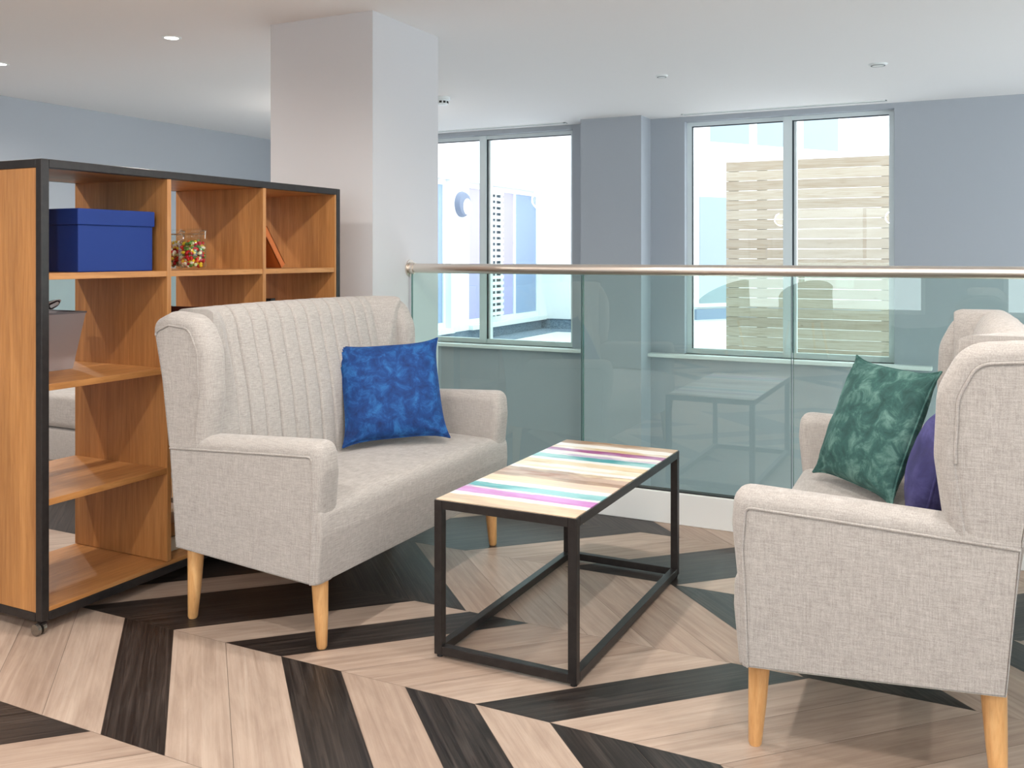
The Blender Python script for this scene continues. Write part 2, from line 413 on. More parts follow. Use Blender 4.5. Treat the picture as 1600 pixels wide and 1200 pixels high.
opal = NT('glowing opal fill globe'); opal.set(**{'Base Color': (1, 1, 1, 1), 'Emission Color': (1, .9, .78, 1), 'Emission Strength': 5}); opal = opal.m
for i, (x, y, s_) in enumerate(FILL_GLOBES):
    t = thing('fill_globe', 'unseen opal globe lamp added to brighten the room', 'pendant lamp', (x, y, CEIL), 0, 'added globe fill lamps')
    obj('ceiling_rose', lathe(bmesh.new(), [(0, -.03), (.05, -.025), (.055, 0), (0, 0)], 24), M['white'], t, 40)
    obj('cord', tube(bmesh.new(), [(0, 0, -.02), (0, 0, -.4)], .003, 8), M['rubber'], t)
    obj('cap', lathe(bmesh.new(), [(0, -.38), (.03, -.38), (.035, -.43), (0, -.43)], 24), M['black'], t, 40)
    g = bmesh.new(); bmesh.ops.create_uvsphere(g, u_segments=28, v_segments=16, radius=.10); bmesh.ops.translate(g, verts=g.verts, vec=(0, 0, -.52))
    gl_ = obj('globe', g, opal, t, 60)
    ld = bpy.data.lights.new('globe_fill_light', 'POINT'); ld.energy = GLOBE_W*s_; ld.shadow_soft_size = .115; ld.color = (1, .935, .86)
    lo = bpy.data.objects.new('globe_fill_light', ld); C.objects.link(lo); lo.parent = t; lo.location = (0, 0, -.52)

for i, (x, y) in enumerate(HALL_FILL):
    t = thing('globe_fill_lamp', 'globe lamp added unseen in the lower hall to light wall and ceiling', 'floor lamp', (x, y, -2.6), 0, 'added lower hall lamps')
    obj('base', lathe(bmesh.new(), [(0, 0), (.15, 0), (.15, .015), (.02, .03), (0, .03)], 24), M['black'], t, 40)
    obj('pole', tube(bmesh.new(), [(0, 0, .02), (0, 0, 1.25)], .012, 12), M['black'], t, 40)
    g = bmesh.new(); bmesh.ops.create_uvsphere(g, u_segments=28, v_segments=16, radius=.14); bmesh.ops.translate(g, verts=g.verts, vec=(0, 0, 1.38))
    obj('globe', g, opal, t, 60)
    ld = bpy.data.lights.new('hall_fill_light', 'POINT'); ld.energy = 45; ld.shadow_soft_size = .16; ld.color = (1, .96, .92)
    lo = bpy.data.objects.new('hall_fill_light', ld); C.objects.link(lo); lo.parent = t; lo.location = (0, 0, 1.38)

def small_fitting(x, y, r, lab, name, cat):
    t = thing(name, lab, cat, (x, y, CEIL))
    bm = bmesh.new(); lathe(bm, [(0, -.012), (r*.6, -.012), (r*.9, -.007), (r, 0), (0, 0)], 28)
    obj('cover', bm, M['white'], t, 40)
    bm = bmesh.new(); lathe(bm, [(r*.62, -.0125), (r*.75, -.0118), (r*.75, -.0100), (r*.62, -.0105), (r*.62, -.0125)], 28)
    obj('ring', bm, slotm, t, 40); return t
small_fitting(-.509, 5.902, .055, 'small round white sensor on the ceiling near the right window', 'ceiling_sensor', 'sensor')
small_fitting(-1.767, 5.671, .04, 'tiny round white ceiling disc between pillar and right window', 'sprinkler_cover', 'sprinkler')
t = thing('smoke_detector', 'white smoke detector with dark slots on the ceiling beside the column', 'smoke detector', (-3.43, 5.75, CEIL))
bm = bmesh.new(); lathe(bm, [(0, -.02), (.062, -.02), (.062, 0), (0, 0)], 28); obj('base', bm, M['white'], t, 40)
bm = bmesh.new(); lathe(bm, [(0, -.055), (.035, -.055), (.045, -.047), (.045, -.02), (0, -.02)], 28); obj('sensor_head', bm, M['white'], t, 40)
bm = bmesh.new()
for k in range(10):
    a = k*math.pi/5; g = bmesh.new(); box(g, (.0445, -.009, -.045), (.047, .009, -.03)); bmesh.ops.rotate(g, verts=g.verts, cent=(0,0,0), matrix=Matrix.Rotation(a, 3, 'Z')); merge(bm, g)
obj('vent_slots', bm, M['rubber'], t)

# ------------------------------------------------------------------ balustrades
def balustrade(x0, x1, joints, label, flange_left):
    y = 3.847; t = thing('glass_balustrade', label, 'balustrade', (x0, y, 0))
    bm = bmesh.new(); box(bm, (.004, 0, 0), (x1-x0, .06, .134), .003)
    obj('base_channel', bm, M['white'], t)
    obj('seal', B(((.004, .012, .134), (x1-x0, .05, .139))), M['rubber'], t)
    xs = [x0 + .012] + joints + [x1]
    for a, b in zip(xs, xs[1:]):
        p = obj('glass_pane', B(((a-x0+.002, .022, .10), (b-x0-.006, .037, 1.068))), M['bal_glass'], t)
        for e_ in (a-x0+.0012, b-x0-.0068): obj('pane_edge', B(((e_, .0225, .139), (e_+.0016, .0365, 1.066))), M['edge_glass'], p)
    bm = bmesh.new(); tube(bm, [(-.0 if flange_left else 0, .0295, 1.084), (x1-x0, .0295, 1.084)], .0235, 32)
    obj('handrail', bm, M['steel'], t, 40)
    if flange_left:
        bm = bmesh.new(); tube(bm, [(.0, .0295, 1.084), (.006, .0295, 1.084)], .042, 32); tube(bm, [(.006, .0295, 1.084), (.03, .0295, 1.084)], .028, 32)
        obj('wall_flange', bm, M['steel'], t, 40)
balustrade(-2.497, 2.95, [-1.575, -.657, .261, 1.18, 2.1], 'clear green tinted glass balustrade with round steel handrail, fixed to the column', True)
balustrade(-6.2, -3.105, [-5.3, -4.55, -3.8], 'glass balustrade behind the bookshelf, left of the column', False)

# ------------------------------------------------------------------ bookshelf
def bookshelf():
    X0, Y0 = -2.52, 1.87
    t = thing('bookshelf', 'open-backed oak bookshelf in a black steel frame on castors, left of the sofa', 'bookshelf', (X0, Y0, 0))
    D, Wd = -.475, 1.475; z0, z1 = .048, 1.442; e = .027
    # local x 0 is the front, negative goes back
    fr = []
    for x in (0, D):
        xa, xb = (x-e, x) if x == 0 else (x, x+e)
        for y in (0, Wd): fr.append(((xa, y if y == 0 else y-e, z0-.01), (xb, y+e if y == 0 else y, z1)))
        for z in (z0-.012, z1-e): fr.append(((xa, e, z), (xb, Wd-e, z+e)))
    for y in (0, Wd-e):
        for z in (z0-.012, z1-e): fr.append(((D+e, y, z), (-e, y+e, z+e)))
    obj('frame', B(*fr, bev=.0025), M['black'], t)
    oy = M['oak_v']
    for y in (.003, Wd-.0205):
        obj('end_panel', B(((D+e, y, z0+.012), (-e, y+.018, z1-e))), oy, t)
        if y > 1: pass
    # inner faces of the end panels reach the front between the posts
    obj('end_lining', B(((D+.002, Wd-.036, z0+.015), (-.002, Wd-e-.0005, z1-e))), oy, t)
    for y in (.490, .977):
        obj('divider', B(((D+.002, y, z0+.03), (-.002, y+.018, z1-e)), bev=.001), oy, t)
    obj('top_board', B(((D+e, e, z1-e), (-e, Wd-e, z1-.006))), M['oak_h'], t)
    obj('bottom_board', B(((D+.003, e, z0+.0155), (-.003, Wd-e, z0+.028))), M['oak_h'], t)
    for z in (1.074, .735, .385):
        for a, b in ((.0275, .49), (.508, .977), (.995, Wd-.0365)):
            obj('shelf_board', B(((D+.004, a, z), (-.004, b, z+.02)), bev=.001), M['oak_h'], t)
    for (x, y) in ((-.012, .002), (-.012, Wd-.02), (D+.02, .02), (D+.02, Wd-.02)):
        c = obj('castor', B(((x-.012, y+.0, .030), (x+.012, y+.018, .0355)), ((x-.004, y-.003, .018), (x+.004, y+.003, .034))), M['black'], t)
        bm = bmesh.new()
        for s_ in (-1, 1): tube(bm, [(x, y+s_*.004-.0, .0175), (x, y+s_*.015, .0175)], .0172, 22)
        obj('wheel', bm, M['castor'], c, 40)
    return t
bookshelf()

def storage_box():
    t = thing('storage_box', 'royal blue lidded storage box on the top left shelf', 'box', (-2.76, 2.17, 1.0945))
    bm = M_ = plain('royal blue box card', srgb(0, 44, 120), .65)
    obj('box_body', B(((-.15, -.140, 0), (.2, .160, .155)), bev=.003), M_, t)
    obj('lid', B(((-.155, -.145, .152), (.205, .165, .205)), bev=.003), M_, t)
storage_box()

def candy_jar(x, y, label, seed):
    t = thing('candy_jar', label, 'jar', (x, y, 1.0945), 0, 'glass jars of sweets on the top shelf')
    prof = [(0, .004), (.036, .004), (.046, .006), (.052, .016), (.053, .06), (.053, .095), (.048, .115), (.039, .124), (.039, .134), (.045, .138), (.045, .142),
            (.041, .142), (.036, .134), (.036, .122), (.045, .112), (.050, .094), (.050, .018), (.044, .010), (0, .010)]
    bm = bmesh.new(); lathe(bm, [(r, z-.0038) for r, z in prof], 36); obj('jar_body', bm, M['jar_glass'], t, 50)
    bm = bmesh.new(); lathe(bm, [(0, .140), (.046, .140), (.048, .144), (.048, .150), (.044, .156), (0, .158)], 36); lid = obj('jar_lid', bm, M['jar_glass'], t, 40)
    wire = bmesh.new()
    tube(wire, [(.0475*math.cos(a*math.pi/12), .0475*math.sin(a*math.pi/12), .137) for a in range(24)], .0016, 6, True)
    tube(wire, [(.048, -.012, .137), (.060, -.012, .150), (.060, .012, .150), (.048, .012, .137)], .0018, 6)
    tube(wire, [(.05, 0, .15), (.066, 0, .146), (.064, 0, .118)], .0022, 6)
    obj('wire_clasp', wire, plain('bright wire', srgb(205, 200, 190), .2, .9), t, 50)
    cols = [srgb(206, 30, 26), srgb(232, 96, 20), srgb(232, 196, 40), srgb(214, 214, 160), srgb(90, 138, 60), srgb(188, 20, 40), srgb(236, 224, 206)]
    mats = [NT('sweet shell').set(**{'Base Color': c, 'Roughness': .25}) for c in cols] if 'sweets' not in M else M['sweets']
    M['sweets'] = mats; rnd = random.Random(seed); bm = bmesh.new()
    for k in range(230):
        z = .012 + rnd.random()*.094; r = .0415*math.sqrt(rnd.uniform(.35 if z < .085 else 0, 1)); a = rnd.random()*6.283
        g = bmesh.new(); bmesh.ops.create_icosphere(g, subdivisions=1, radius=.0088)
        bmesh.ops.scale(g, verts=g.verts, vec=(1.25, .85, .85)); bmesh.ops.rotate(g, verts=g.verts, cent=(0,0,0), matrix=Matrix.Rotation(rnd.random()*6, 3, (rnd.random()-.5, rnd.random()-.5, rnd.random()+.01)))
        bmesh.ops.translate(g, verts=g.verts, vec=(r*math.cos(a), r*math.sin(a), z)); mi = rnd.randrange(7)
        for f in g.faces: f.material_index = mi; f.smooth = True
        merge(bm, g)
    s_ = obj('sweets', bm, mats, t); s_['kind'] = 'stuff'
candy_jar(-2.72, 2.672, 'glass clip-top jar of red, orange and green sweets, the right and fully visible one', 3)
candy_jar(-2.86, 2.70, 'glass clip-top jar of colourful sweets half hidden behind the first shelf divider', 8)

def book(name, label, size, cover, loc, rot, cat='book', group=None):
    t = bpy.data.objects.new(name, None); C.objects.link(t); t.location = loc; t.rotation_euler = rot; tag(t, label, cat, group)
    a, b, c = size  # thickness x, depth y, height z
    obj('cover', B(((0, 0, 0), (.003, b, c)), ((a-.003, 0, 0), (a, b, c)), ((0, 0, 0), (a, .003, c))), cover, t)
    obj('pages', B(((.003, .003, .004), (a-.003, b-.004, c-.004))), plain('paper block', srgb(214, 196, 166), .8), t)
    return t
# leaning orange book in the top right cell, leans against the divider (runs along y)
t = book('leaning_book', 'orange brown book leaning against the divider in the top right cell', (.030, .13, .19), plain('orange book cloth', srgb(190, 100, 40), .6), (-2.66, 2.985, 1.0955), (0, 0, 0))
t.rotation_euler = (R(33), 0, R(0)); t.matrix_basis = Matrix.Translation((-2.56, 3.000, 1.0955)) @ Matrix.Rotation(R(90), 4, 'Z') @ Matrix.Rotation(R(-36), 4, 'Y')
t = book('leaning_book', 'dark red book standing behind the orange one in the top right cell', (.02, .12, .19), plain('dark red book cloth', srgb(84, 22, 20), .6), (-2.85, 2.905, 1.0955), (0, 0, 0))
t.matrix_basis = Matrix.Translation((-2.80, 2.905, 1.0965)) @ Matrix.Rotation(R(90), 4, 'Z') @ Matrix.Rotation(R(3), 4, 'Y')
t = book('upright_book', 'dark maroon book peeping over the sofa back in the middle column', (.15, .03, .2), plain('maroon book cloth', srgb(70, 24, 22), .6), (-2.74, 2.56, .7555), (0, 0, R(8)))
t = book('upright_book', 'black book peeping over the sofa back in the right column', (.15, .03, .215), plain('black book cloth', srgb(22, 20, 22), .6), (-2.74, 2.96, .7555), (0, 0, R(4)))
t = book('lying_book', 'cream book lying flat in the bottom middle cell behind the sofa', (.2, .26, .05), plain('cream book cloth', srgb(216, 204, 184), .7), (-2.78, 2.40, .405+.0005), (0, 0, 0), group='books stacked behind the sofa')
t.location = (-2.80, 2.385, .0765)
t = book('lying_book', 'tan book on top of the cream one in the bottom middle cell', (.19, .24, .045), plain('tan book cloth', srgb(176, 126, 78), .7), (-2.80, 2.388, .127), (0, 0, 0), group='books stacked behind the sofa')

# tapered grey container with striped ornament
t = thing('tapered_container', 'pale grey tapered square container on the second shelf at the left', 'container', (-2.875, 2.118, .7555))
bm = bmesh.new()
def taper(bm, h0, h1, z0, z1):
    lo = [bm.verts.new((x*h0, y*h0, z0)) for x, y in ((-1,-1),(1,-1),(1,1),(-1,1))]; hi = [bm.verts.new((x*h1, y*h1, z1)) for x, y in ((-1,-1),(1,-1),(1,1),(-1,1))]
    for k in range(4): bm.faces.new((lo[k], lo[(k+1)%4], hi[(k+1)%4], hi[k]))
    return lo, hi
lo, hi = taper(bm, .078, .108, 0, .195); lo2, hi2 = taper(bm, .072, .102, .008, .195)
bm.faces.new(lo); bm.faces.new(lo2)
for k in range(4): bm.faces.new((hi[k], hi[(k+1)%4], hi2[(k+1)%4], hi2[k]))
obj('container_body', bm, plain('satin grey metal', srgb(176, 172, 176), .35, .3), t)
bm = bmesh.new(); box(bm, (-.11, -.11, .193), (.11, -.104, .199)); box(bm, (-.11, .104, .193), (.11, .11, .199)); box(bm, (-.11, -.104, .193), (-.104, .104, .199)); box(bm, (.104, -.104, .193), (.11, .104, .199))
obj('rim', bm, plain('grey rim', srgb(120, 118, 122), .4, .4), t)
st = NT('black and white stripes'); v = st.coord((1, 1, 1)); wv = st.n('ShaderNodeTexWave'); wv.inputs["Scale"].default_value = 34; st.l(v, wv.inputs[0])
st.set(**{'Base Color': st.ramp(wv.outputs[0], [(0, srgb(35, 30, 38)), (.3, srgb(240, 238, 236))], 'CONSTANT'), 'Roughness': .5})
bm = bmesh.new(); tube(bm, [(0, -.01, 0), (0, -.01, .11), (0, -.01, .195), (0.005, .008, .208), (0.01, .034, .218), (.01, .05, .226)], [.004, .006, .014, .017, .012, .004], 14)
o = obj('striped_ornament', bm, st.m, None, 50, loc=(-2.875, 2.15, .7645)); tag(o, 'black and white striped ornament poking out of the grey container', 'ornament')

# ------------------------------------------------------------------ loveseats
def loveseat_parts(root):
    hl = .60; m = M['linen']
    # seat: profile run across the whole width
    prof = ([(-.25, .236, .002), (.286, .203, .008), (.299, .34, .05), (.296, .430, .055), (.0, .438, .1), (-.24, .41, .002)])
    seat = obj('seat', slab(prof, -hl+.006, hl-.006, .010, seg=3), m, root, 40)
    arm = [(-.262, .237, .004, .12), (.284, .200, .006, .45), (.293, .40, .2, .55), (.306, .53, .05, .8), (.300, .612, .05, 1), (.10, .604, .2, 1), (-.292, .586, .004, .12)]
    for s_ in (-1, 1):
        y0, y1 = (hl-.10, hl) if s_ > 0 else (-hl, -hl+.10)
        a = obj('armrest', slab(arm, y0, y1, .036, True, 7, s_), m, root, 38)
        # welt cord round the outside panel
        cord = bmesh.new()
        pl = [(p.x, s_*(hl-.001), p.y) for p in inset(arm, .040)]
        ordered = [q for q in pl if q[0] > .2 or q[2] > .5]
        i0 = max(range(len(ordered)), key=lambda k: (Vector(ordered[k]) - Vector(ordered[k-1])).length)
        ordered = ordered[i0:] + ordered[:i0]
        tube(cord, ordered, .0036, 8); obj('welt_cord', cord, m, a, 60)
    # back with stitched channels
    bm = bmesh.new()
    P = spline_open([(-.150, .40), (-.153, .50), (-.175, .68), (-.215, .86), (-.235, .935), (-.268, .972), (-.312, .975), (-.345, .945), (-.350, .90), (-.330, .70), (-.292, .50), (-.262, .24)], 7)
    ny = 240; half = .53; cols = []
    pitch = .0725
    for j in range(ny+1):
        y = -half + 2*half*j/ny; u = (y / pitch) % 1.0; d = min(u, 1-u)*pitch
        g = .0095*math.exp(-(d/.0042)**2) - .0022*math.sin(math.pi*u)
        if abs(y) > .40: g = 0
        col = []
        for i, p in enumerate(P):
            t_ = i/len(P); wgt = 1 if t_ < .42 else max(0, 1-(t_-.42)/.12)
            a = P[max(0, i-1)]; b = P[min(len(P)-1, i+1)]; tg = (b-a).normalized(); nrm = Vector((tg.y, -tg.x))
            q = p - nrm*g*wgt
            # crown bows up and edges blend forward into the wings
            e = max(0, (abs(y)-.418)/.112); fwd = (.088*e - .007*math.exp(-((abs(y)-.418)/.006)**2)) if t_ < .5 else 0
            zz = q.y + (.006*(1-(y/half)**2) if q.y > .6 else 0)
            fwd = min(fwd, max(0, -.172 - q.x)) if fwd > 0 else fwd
            col.append(bm.verts.new((q.x + fwd*min(1, max(0, (q.y-.42)/.1)), y, zz)))
        cols.append(col)
    for A, Bq in zip(cols, cols[1:]):
        for k in range(len(P)-1): bm.faces.new((A[k], A[k+1], Bq[k+1], Bq[k]))
    for cc in (cols[0], cols[-1]): bm.faces.new(cc)
    for A, Bq in zip(cols, cols[1:]): bm.faces.new((A[0], Bq[0], Bq[-1], A[-1]))
    obj('backrest', bm, m, root, 60)
    wing = [(-.292, .548, .004, .15), (-.322, .76, .3, .15), (-.363, .945, .02, 1), (-.30, .972, .04, 1), (-.180, .962, .09, 1), (-.129, .86, .12, 1), (-.123, .72, .15, 1), (-.146, .548, .01, .15)]
    for s_ in (-1, 1):
        y0, y1 = (hl-.095, hl) if s_ > 0 else (-hl, -hl+.095)
        g = slab(wing, y0, y1, .037, True, 7, s_)
        a = obj('wing', g, m, root, 38)
        cord = bmesh.new(); pl = [(p.x, s_*(hl-.001), p.y) for p in inset(wing, .041)]
        k0 = max(range(len(pl)), key=lambda k: pl[k][0] - pl[k][2]*2); pl = pl[k0:] + pl[:k0]
        if pl[3][0] < pl[0][0] and pl[3][2] < pl[0][2] + .01: pl = pl[::-1]
        tube(cord, [q for q in pl if q[2] > .56 and (q[0] > -.3 or q[2] > .88)], .0036, 8); obj('welt_cord', cord, m, a, 60)
    for x, sx in ((.252, 1), (-.243, -1)):
        for y in (-.535, .535):
            bm = bmesh.new(); sy = 1 if y > 0 else -1
            zt = .222
            tube(bm, [(x - sx*.004, y, zt), (x + sx*.002, y+sy*.001, .1), (x + sx*.007, y+sy*.003, .006), (x+sx*.007, y+sy*.003, 0)], [.026, .021, .0155, .0125], 24)
            obj('leg', bm, M['beech'], root, 50)
def spline_open(pts, n):
    pts = [Vector(p) for p in pts]; out = []
    for i in range(len(pts)-1):
        p0 = pts[max(0, i-1)]; p1 = pts[i]; p2 = pts[i+1]; p3 = pts[min(len(pts)-1, i+2)]
        for j in range(n):
            t = j/n; out.append(.5*((2*p1)+(-p0+p2)*t+(2*p0-5*p1+4*p2-p3)*t*t+(-p0+3*p1-3*p2+p3)*t**3))
    out.append(pts[-1]); return out
def copy_tree(o, parent=None):
    c = o.copy(); C.objects.link(c); c.parent = parent
    for ch in list(o.children): copy_tree(ch, c)
    return c
sofa = thing('wingback_loveseat', 'oatmeal linen wingback loveseat with blue cushion in front of the bookshelf', 'sofa', (-1.965, 2.715, 0), 0, 'wingback loveseats')
loveseat_parts(sofa)
sofa2 = copy_tree(sofa); sofa2.location = (-.215, 2.748, 0); sofa2.rotation_euler = (0, 0, R(181.5))
sofa2['label'] = 'oatmeal linen wingback loveseat at the right edge holding green and purple cushions'

# lounge sofa glimpsed through the shelf
t = thing('lounge_sofa', 'beige linen sofa with boxy seat glimpsed through the open shelves', 'sofa', (-3.95, 3.17, 0))
obj('base', B(((-.75, .0, .10), (.62, .62, .27)), bev=.015, seg=3), M['linen'], t, 40)
obj('seat_cushion', B(((-.64, -.015, .275), (.51, .48, .45)), bev=.035, seg=5), M['linen'], t, 40)
obj('backrest', B(((-.75, .46, .272), (.62, .63, .80)), bev=.04, seg=5), M['linen'], t, 40)
for x in (-.75, .51): obj('armrest', B(((x, .0, .272), (x+.11, .46, .58)), bev=.03, seg=5), M['linen'], t, 40)
for x in (-.68, .55):
    for y in (.06, .56): obj('leg', tube(bmesh.new(), [(x, y, 0), (x, y, .102)], [.014, .02], 14), M['beech'], t, 40)

# ------------------------------------------------------------------ cushions
def cushion_mesh(W, H, T, seed, rnd_shape=False, sag=0.0):
    bm = bmesh.new(); n = 40; grid = {}
    for side in (1, -1):
        for i in range(n+1):
            for j in range(n+1):
                edge = i in (0, n) or j in (0, n)
                if side == -1 and edge: grid[(side, i, j)] = grid[(1, i, j)]; continue
                s_ = math.sin((i/n-.5)*math.pi); t_ = math.sin((j/n-.5)*math.pi)
                if rnd_shape:
                    x = s_*math.sqrt(1-t_*t_/2)*W/2; y = t_*math.sqrt(1-s_*s_/2)*H/2
                    th = T/2*max(0, 1-(4*x*x/W/W+4*y*y/H/H))**.5
                else:
                    x = W/2*s_*(1-.10*(1-t_**4)*abs(s_)**.7); y = H/2*t_*(1-.10*(1-s_**4)*abs(t_)**.7)
                    th = T/2*((1-abs(s_)**2.2)*(1-abs(t_)**2.2))**.42
                p = Vector((x*9, y*9, seed*7.3 + side*3))
                wr = noise.fractal(p, 1.0, 2.0, 3)*.007 if not edge else 0
                cr = 0
                if not edge and not rnd_shape:
                    # creases running in from the corners
                    for cx, cy in ((-1,-1),(1,-1),(1,1),(-1,1)):
                        dx, dy = s_-cx, t_-cy; r = math.hypot(dx, dy)
                        cr += -.012*math.exp(-(r/.45)**2)*(1+math.cos(14*math.atan2(dy, dx)+seed))*.5
                grid[(side, i, j)] = bm.verts.new((x, y, side*(th+wr+cr*min(1, th/.02))))
    for side in (1, -1):
        for i in range(n):
            for j in range(n):
                q = [grid[(side, i, j)], grid[(side, i+1, j)], grid[(side, i+1, j+1)], grid[(side, i, j+1)]]
                bm.faces.new(q if side == 1 else q[::-1])
    return bm
def cushion(label, W, H, T, mat, loc, xdir, up, seed, rnd_shape=False):
    """xdir: width direction; up: height direction (leaning)"""
    X = Vector(xdir).normalized(); U = Vector(up); U = (U - X*U.dot(X)).normalized(); N = X.cross(U)
    t = bpy.data.objects.new('throw_cushion', None); C.objects.link(t)
    t.matrix_basis = Matrix.Translation(loc) @ Matrix((X, U, N)).transposed().to_4x4()
    tag(t, label, 'cushion', 'throw cushions on the loveseats')
    obj('cushion_cover', cushion_mesh(W, H, T, seed, rnd_shape), mat, t, 80)
    bm = bmesh.new()
    if rnd_shape: pts = [(W/2*math.cos(a*math.pi/32), H/2*math.sin(a*math.pi/32), 0) for a in range(64)]
    else:
        pts = []
        for k in range(4):
            for j in range(24):
                v = math.sin((j/24-.5)*math.pi); o_ = 1-.10*(1-v**4)
                a, b = ((v, -o_), (o_, v), (-v, o_), (-o_, -v))[k]
                pts.append((a*W/2, b*H/2, 0))
    tube(bm, pts, .0035, 8, True); obj('piping', bm, mat, t, 80)
    return t
cushion('royal blue velvet cushion propped at the far end of the left sofa', .40, .40, .13, M['blue_velvet'],
        (-1.984, 2.955, .632), (.745, .666, .043), (-.314, .293, .903), 1)
cushion('teal green velvet cushion leaning on the right sofa', .40, .40, .12, M['green_velvet'],
        (-.27, 2.97, .639), (.64, -.769, -.01), (.30, .247, .921), 2)
cushion('indigo purple round cushion half hidden behind the wing of the right sofa', .31, .31, .13, M['purple_velvet'],
        (-.093, 2.66, .592), (.05, -1, 0), (.22, 0, .96), 3, True)

# ------------------------------------------------------------------ coffee table
def table():
    x0, x1, y0, y1 = -1.383, -.943, 2.275, 3.235; h = .449; e = .025
    t = thing('coffee_table', 'low black steel coffee table with colourful striped wooden top', 'table', ((x0+x1)/2, (y0+y1)/2, 0))
    a, b = (x1-x0)/2, (y1-y0)/2; f = .008
    for sx in (-1, 1):
        for sy in (-1, 1):
            xa, xb = sorted((sx*a, sx*(a-e))); ya, yb = sorted((sy*b, sy*(b-e)))
            l_ = obj('leg', B(((xa, ya, f), (xb, yb, h)), bev=.0015), M['black'], t)
            obj('foot_cap', tube(bmesh.new(), [(sx*(a-e/2), sy*(b-e/2), 0), (sx*(a-e/2), sy*(b-e/2), f)], .009, 14), M['rubber'], l_, 40)
    for nm, z in (('top_rail', h-.025), ('bottom_rail', f)):
        for s_ in (-1, 1):
            xa, xb = sorted((s_*a, s_*(a-e))); obj(nm, B(((xa, -b+e, z), (xb, b-e, z+e)), bev=.0015), M['black'], t)
            ya, yb = sorted((s_*b, s_*(b-e))); obj(nm, B(((-a+e, ya, z), (a-e, yb, z+e)), bev=.0015), M['black'], t)
    # painted boards, running across the table
    m = NT('painted reclaimed boards'); tc = m.n('ShaderNodeTexCoord'); sep = m.n('ShaderNodeSeparateXYZ'); m.l(tc.outputs['Object'], sep.inputs[0])
    nv = m.noise(m.coord((3, 45, 1)), 2.0, 7, .7, .5)
    mp = m.n('ShaderNodeMapRange'); mp.inputs[1].default_value = -b; mp.inputs[2].default_value = b; m.l(sep.outputs[1], mp.inputs[0])
    ad = m.n('ShaderNodeMath', operation='MULTIPLY_ADD'); m.l(nv, ad.inputs[0]); ad.inputs[1].default_value = .05; 
    sb = m.n('ShaderNodeMath', operation='SUBTRACT'); m.l(mp.outputs[0], sb.inputs[0]); sb.inputs[1].default_value = .025; m.l(sb.outputs[0], ad.inputs[2])
    tan = srgb(204, 180, 154); wh = srgb(244, 242, 238); mag = srgb(196, 116, 190); teal = srgb(70, 160, 168); cr = srgb(232, 216, 184)
    gb = srgb(170, 142, 124); br = srgb(164, 112, 84); oc = srgb(212, 186, 134); pu = srgb(160, 50, 130); bw = srgb(162, 126, 92); lil = srgb(196, 178, 206)
    A_ = [(0, tan), (.085, wh), (.115, mag), (.175, lil), (.195, teal), (.25, wh), (.29, cr), (.36, tan), (.40, br), (.45, gb), (.49, wh), (.52, cr), (.58, oc), (.64, wh), (.67, teal), (.73, lil), (.755, wh),
          (.79, pu), (.84, oc), (.885, wh), (.93, bw)]
    A2 = [(0, srgb(226, 200, 170)), (.085, wh), (.115, srgb(206, 150, 214)), (.175, wh), (.195, srgb(150, 205, 210)), (.25, wh), (.29, srgb(236, 206, 190)), (.36, gb), (.40, srgb(200, 176, 160)), (.45, cr), (.49, wh), (.52, wh), (.58, cr), (.64, wh),
          (.67, srgb(160, 210, 212)), (.73, wh), (.755, wh), (.79, srgb(190, 160, 196)), (.84, wh), (.885, wh), (.93, srgb(206, 184, 160))]
    c1 = m.ramp(ad.outputs[0], A_, 'CONSTANT'); c2 = m.ramp(ad.outputs[0], A2, 'CONSTANT')
    c1n = [n for n in m.t.nodes if n.type == 'VALTORGB']
    side = m.noise(m.coord((3.5, 9, 1)), 1.3, 4, .6)
    col = m.mixc(c1, c2, m.ramp(side, [(.42, (0, 0, 0, 1)), (.58, (1, 1, 1, 1))]))
    # board joints
    wv = m.n('ShaderNodeMath', operation='FRACT'); mu = m.n('ShaderNodeMath', operation='MULTIPLY'); m.l(mp.outputs[0], mu.inputs[0]); mu.inputs[1].default_value = 15.4; m.l(mu.outputs[0], wv.inputs[0])
    col = m.mixc(col, m.ramp(wv.outputs[0], [(0, (.62, .5, .42, 1)), (.045, (1, 1, 1, 1))]), .7, 'MULTIPLY')
    gr = m.noise(m.coord((6, 130, 1)), 1.5, 5, .6)
    col = m.mixc(col, m.ramp(gr, [(.35, (.84, .80, .76, 1)), (.6, (1, 1, 1, 1))]), .5, 'MULTIPLY')
    m.set(**{'Base Color': col, 'Roughness': .28})
    obj('table_top', B(((-a+.004, -b+.004, h), (a-.004, b-.004, h+.0025))), m.m, t)
table()

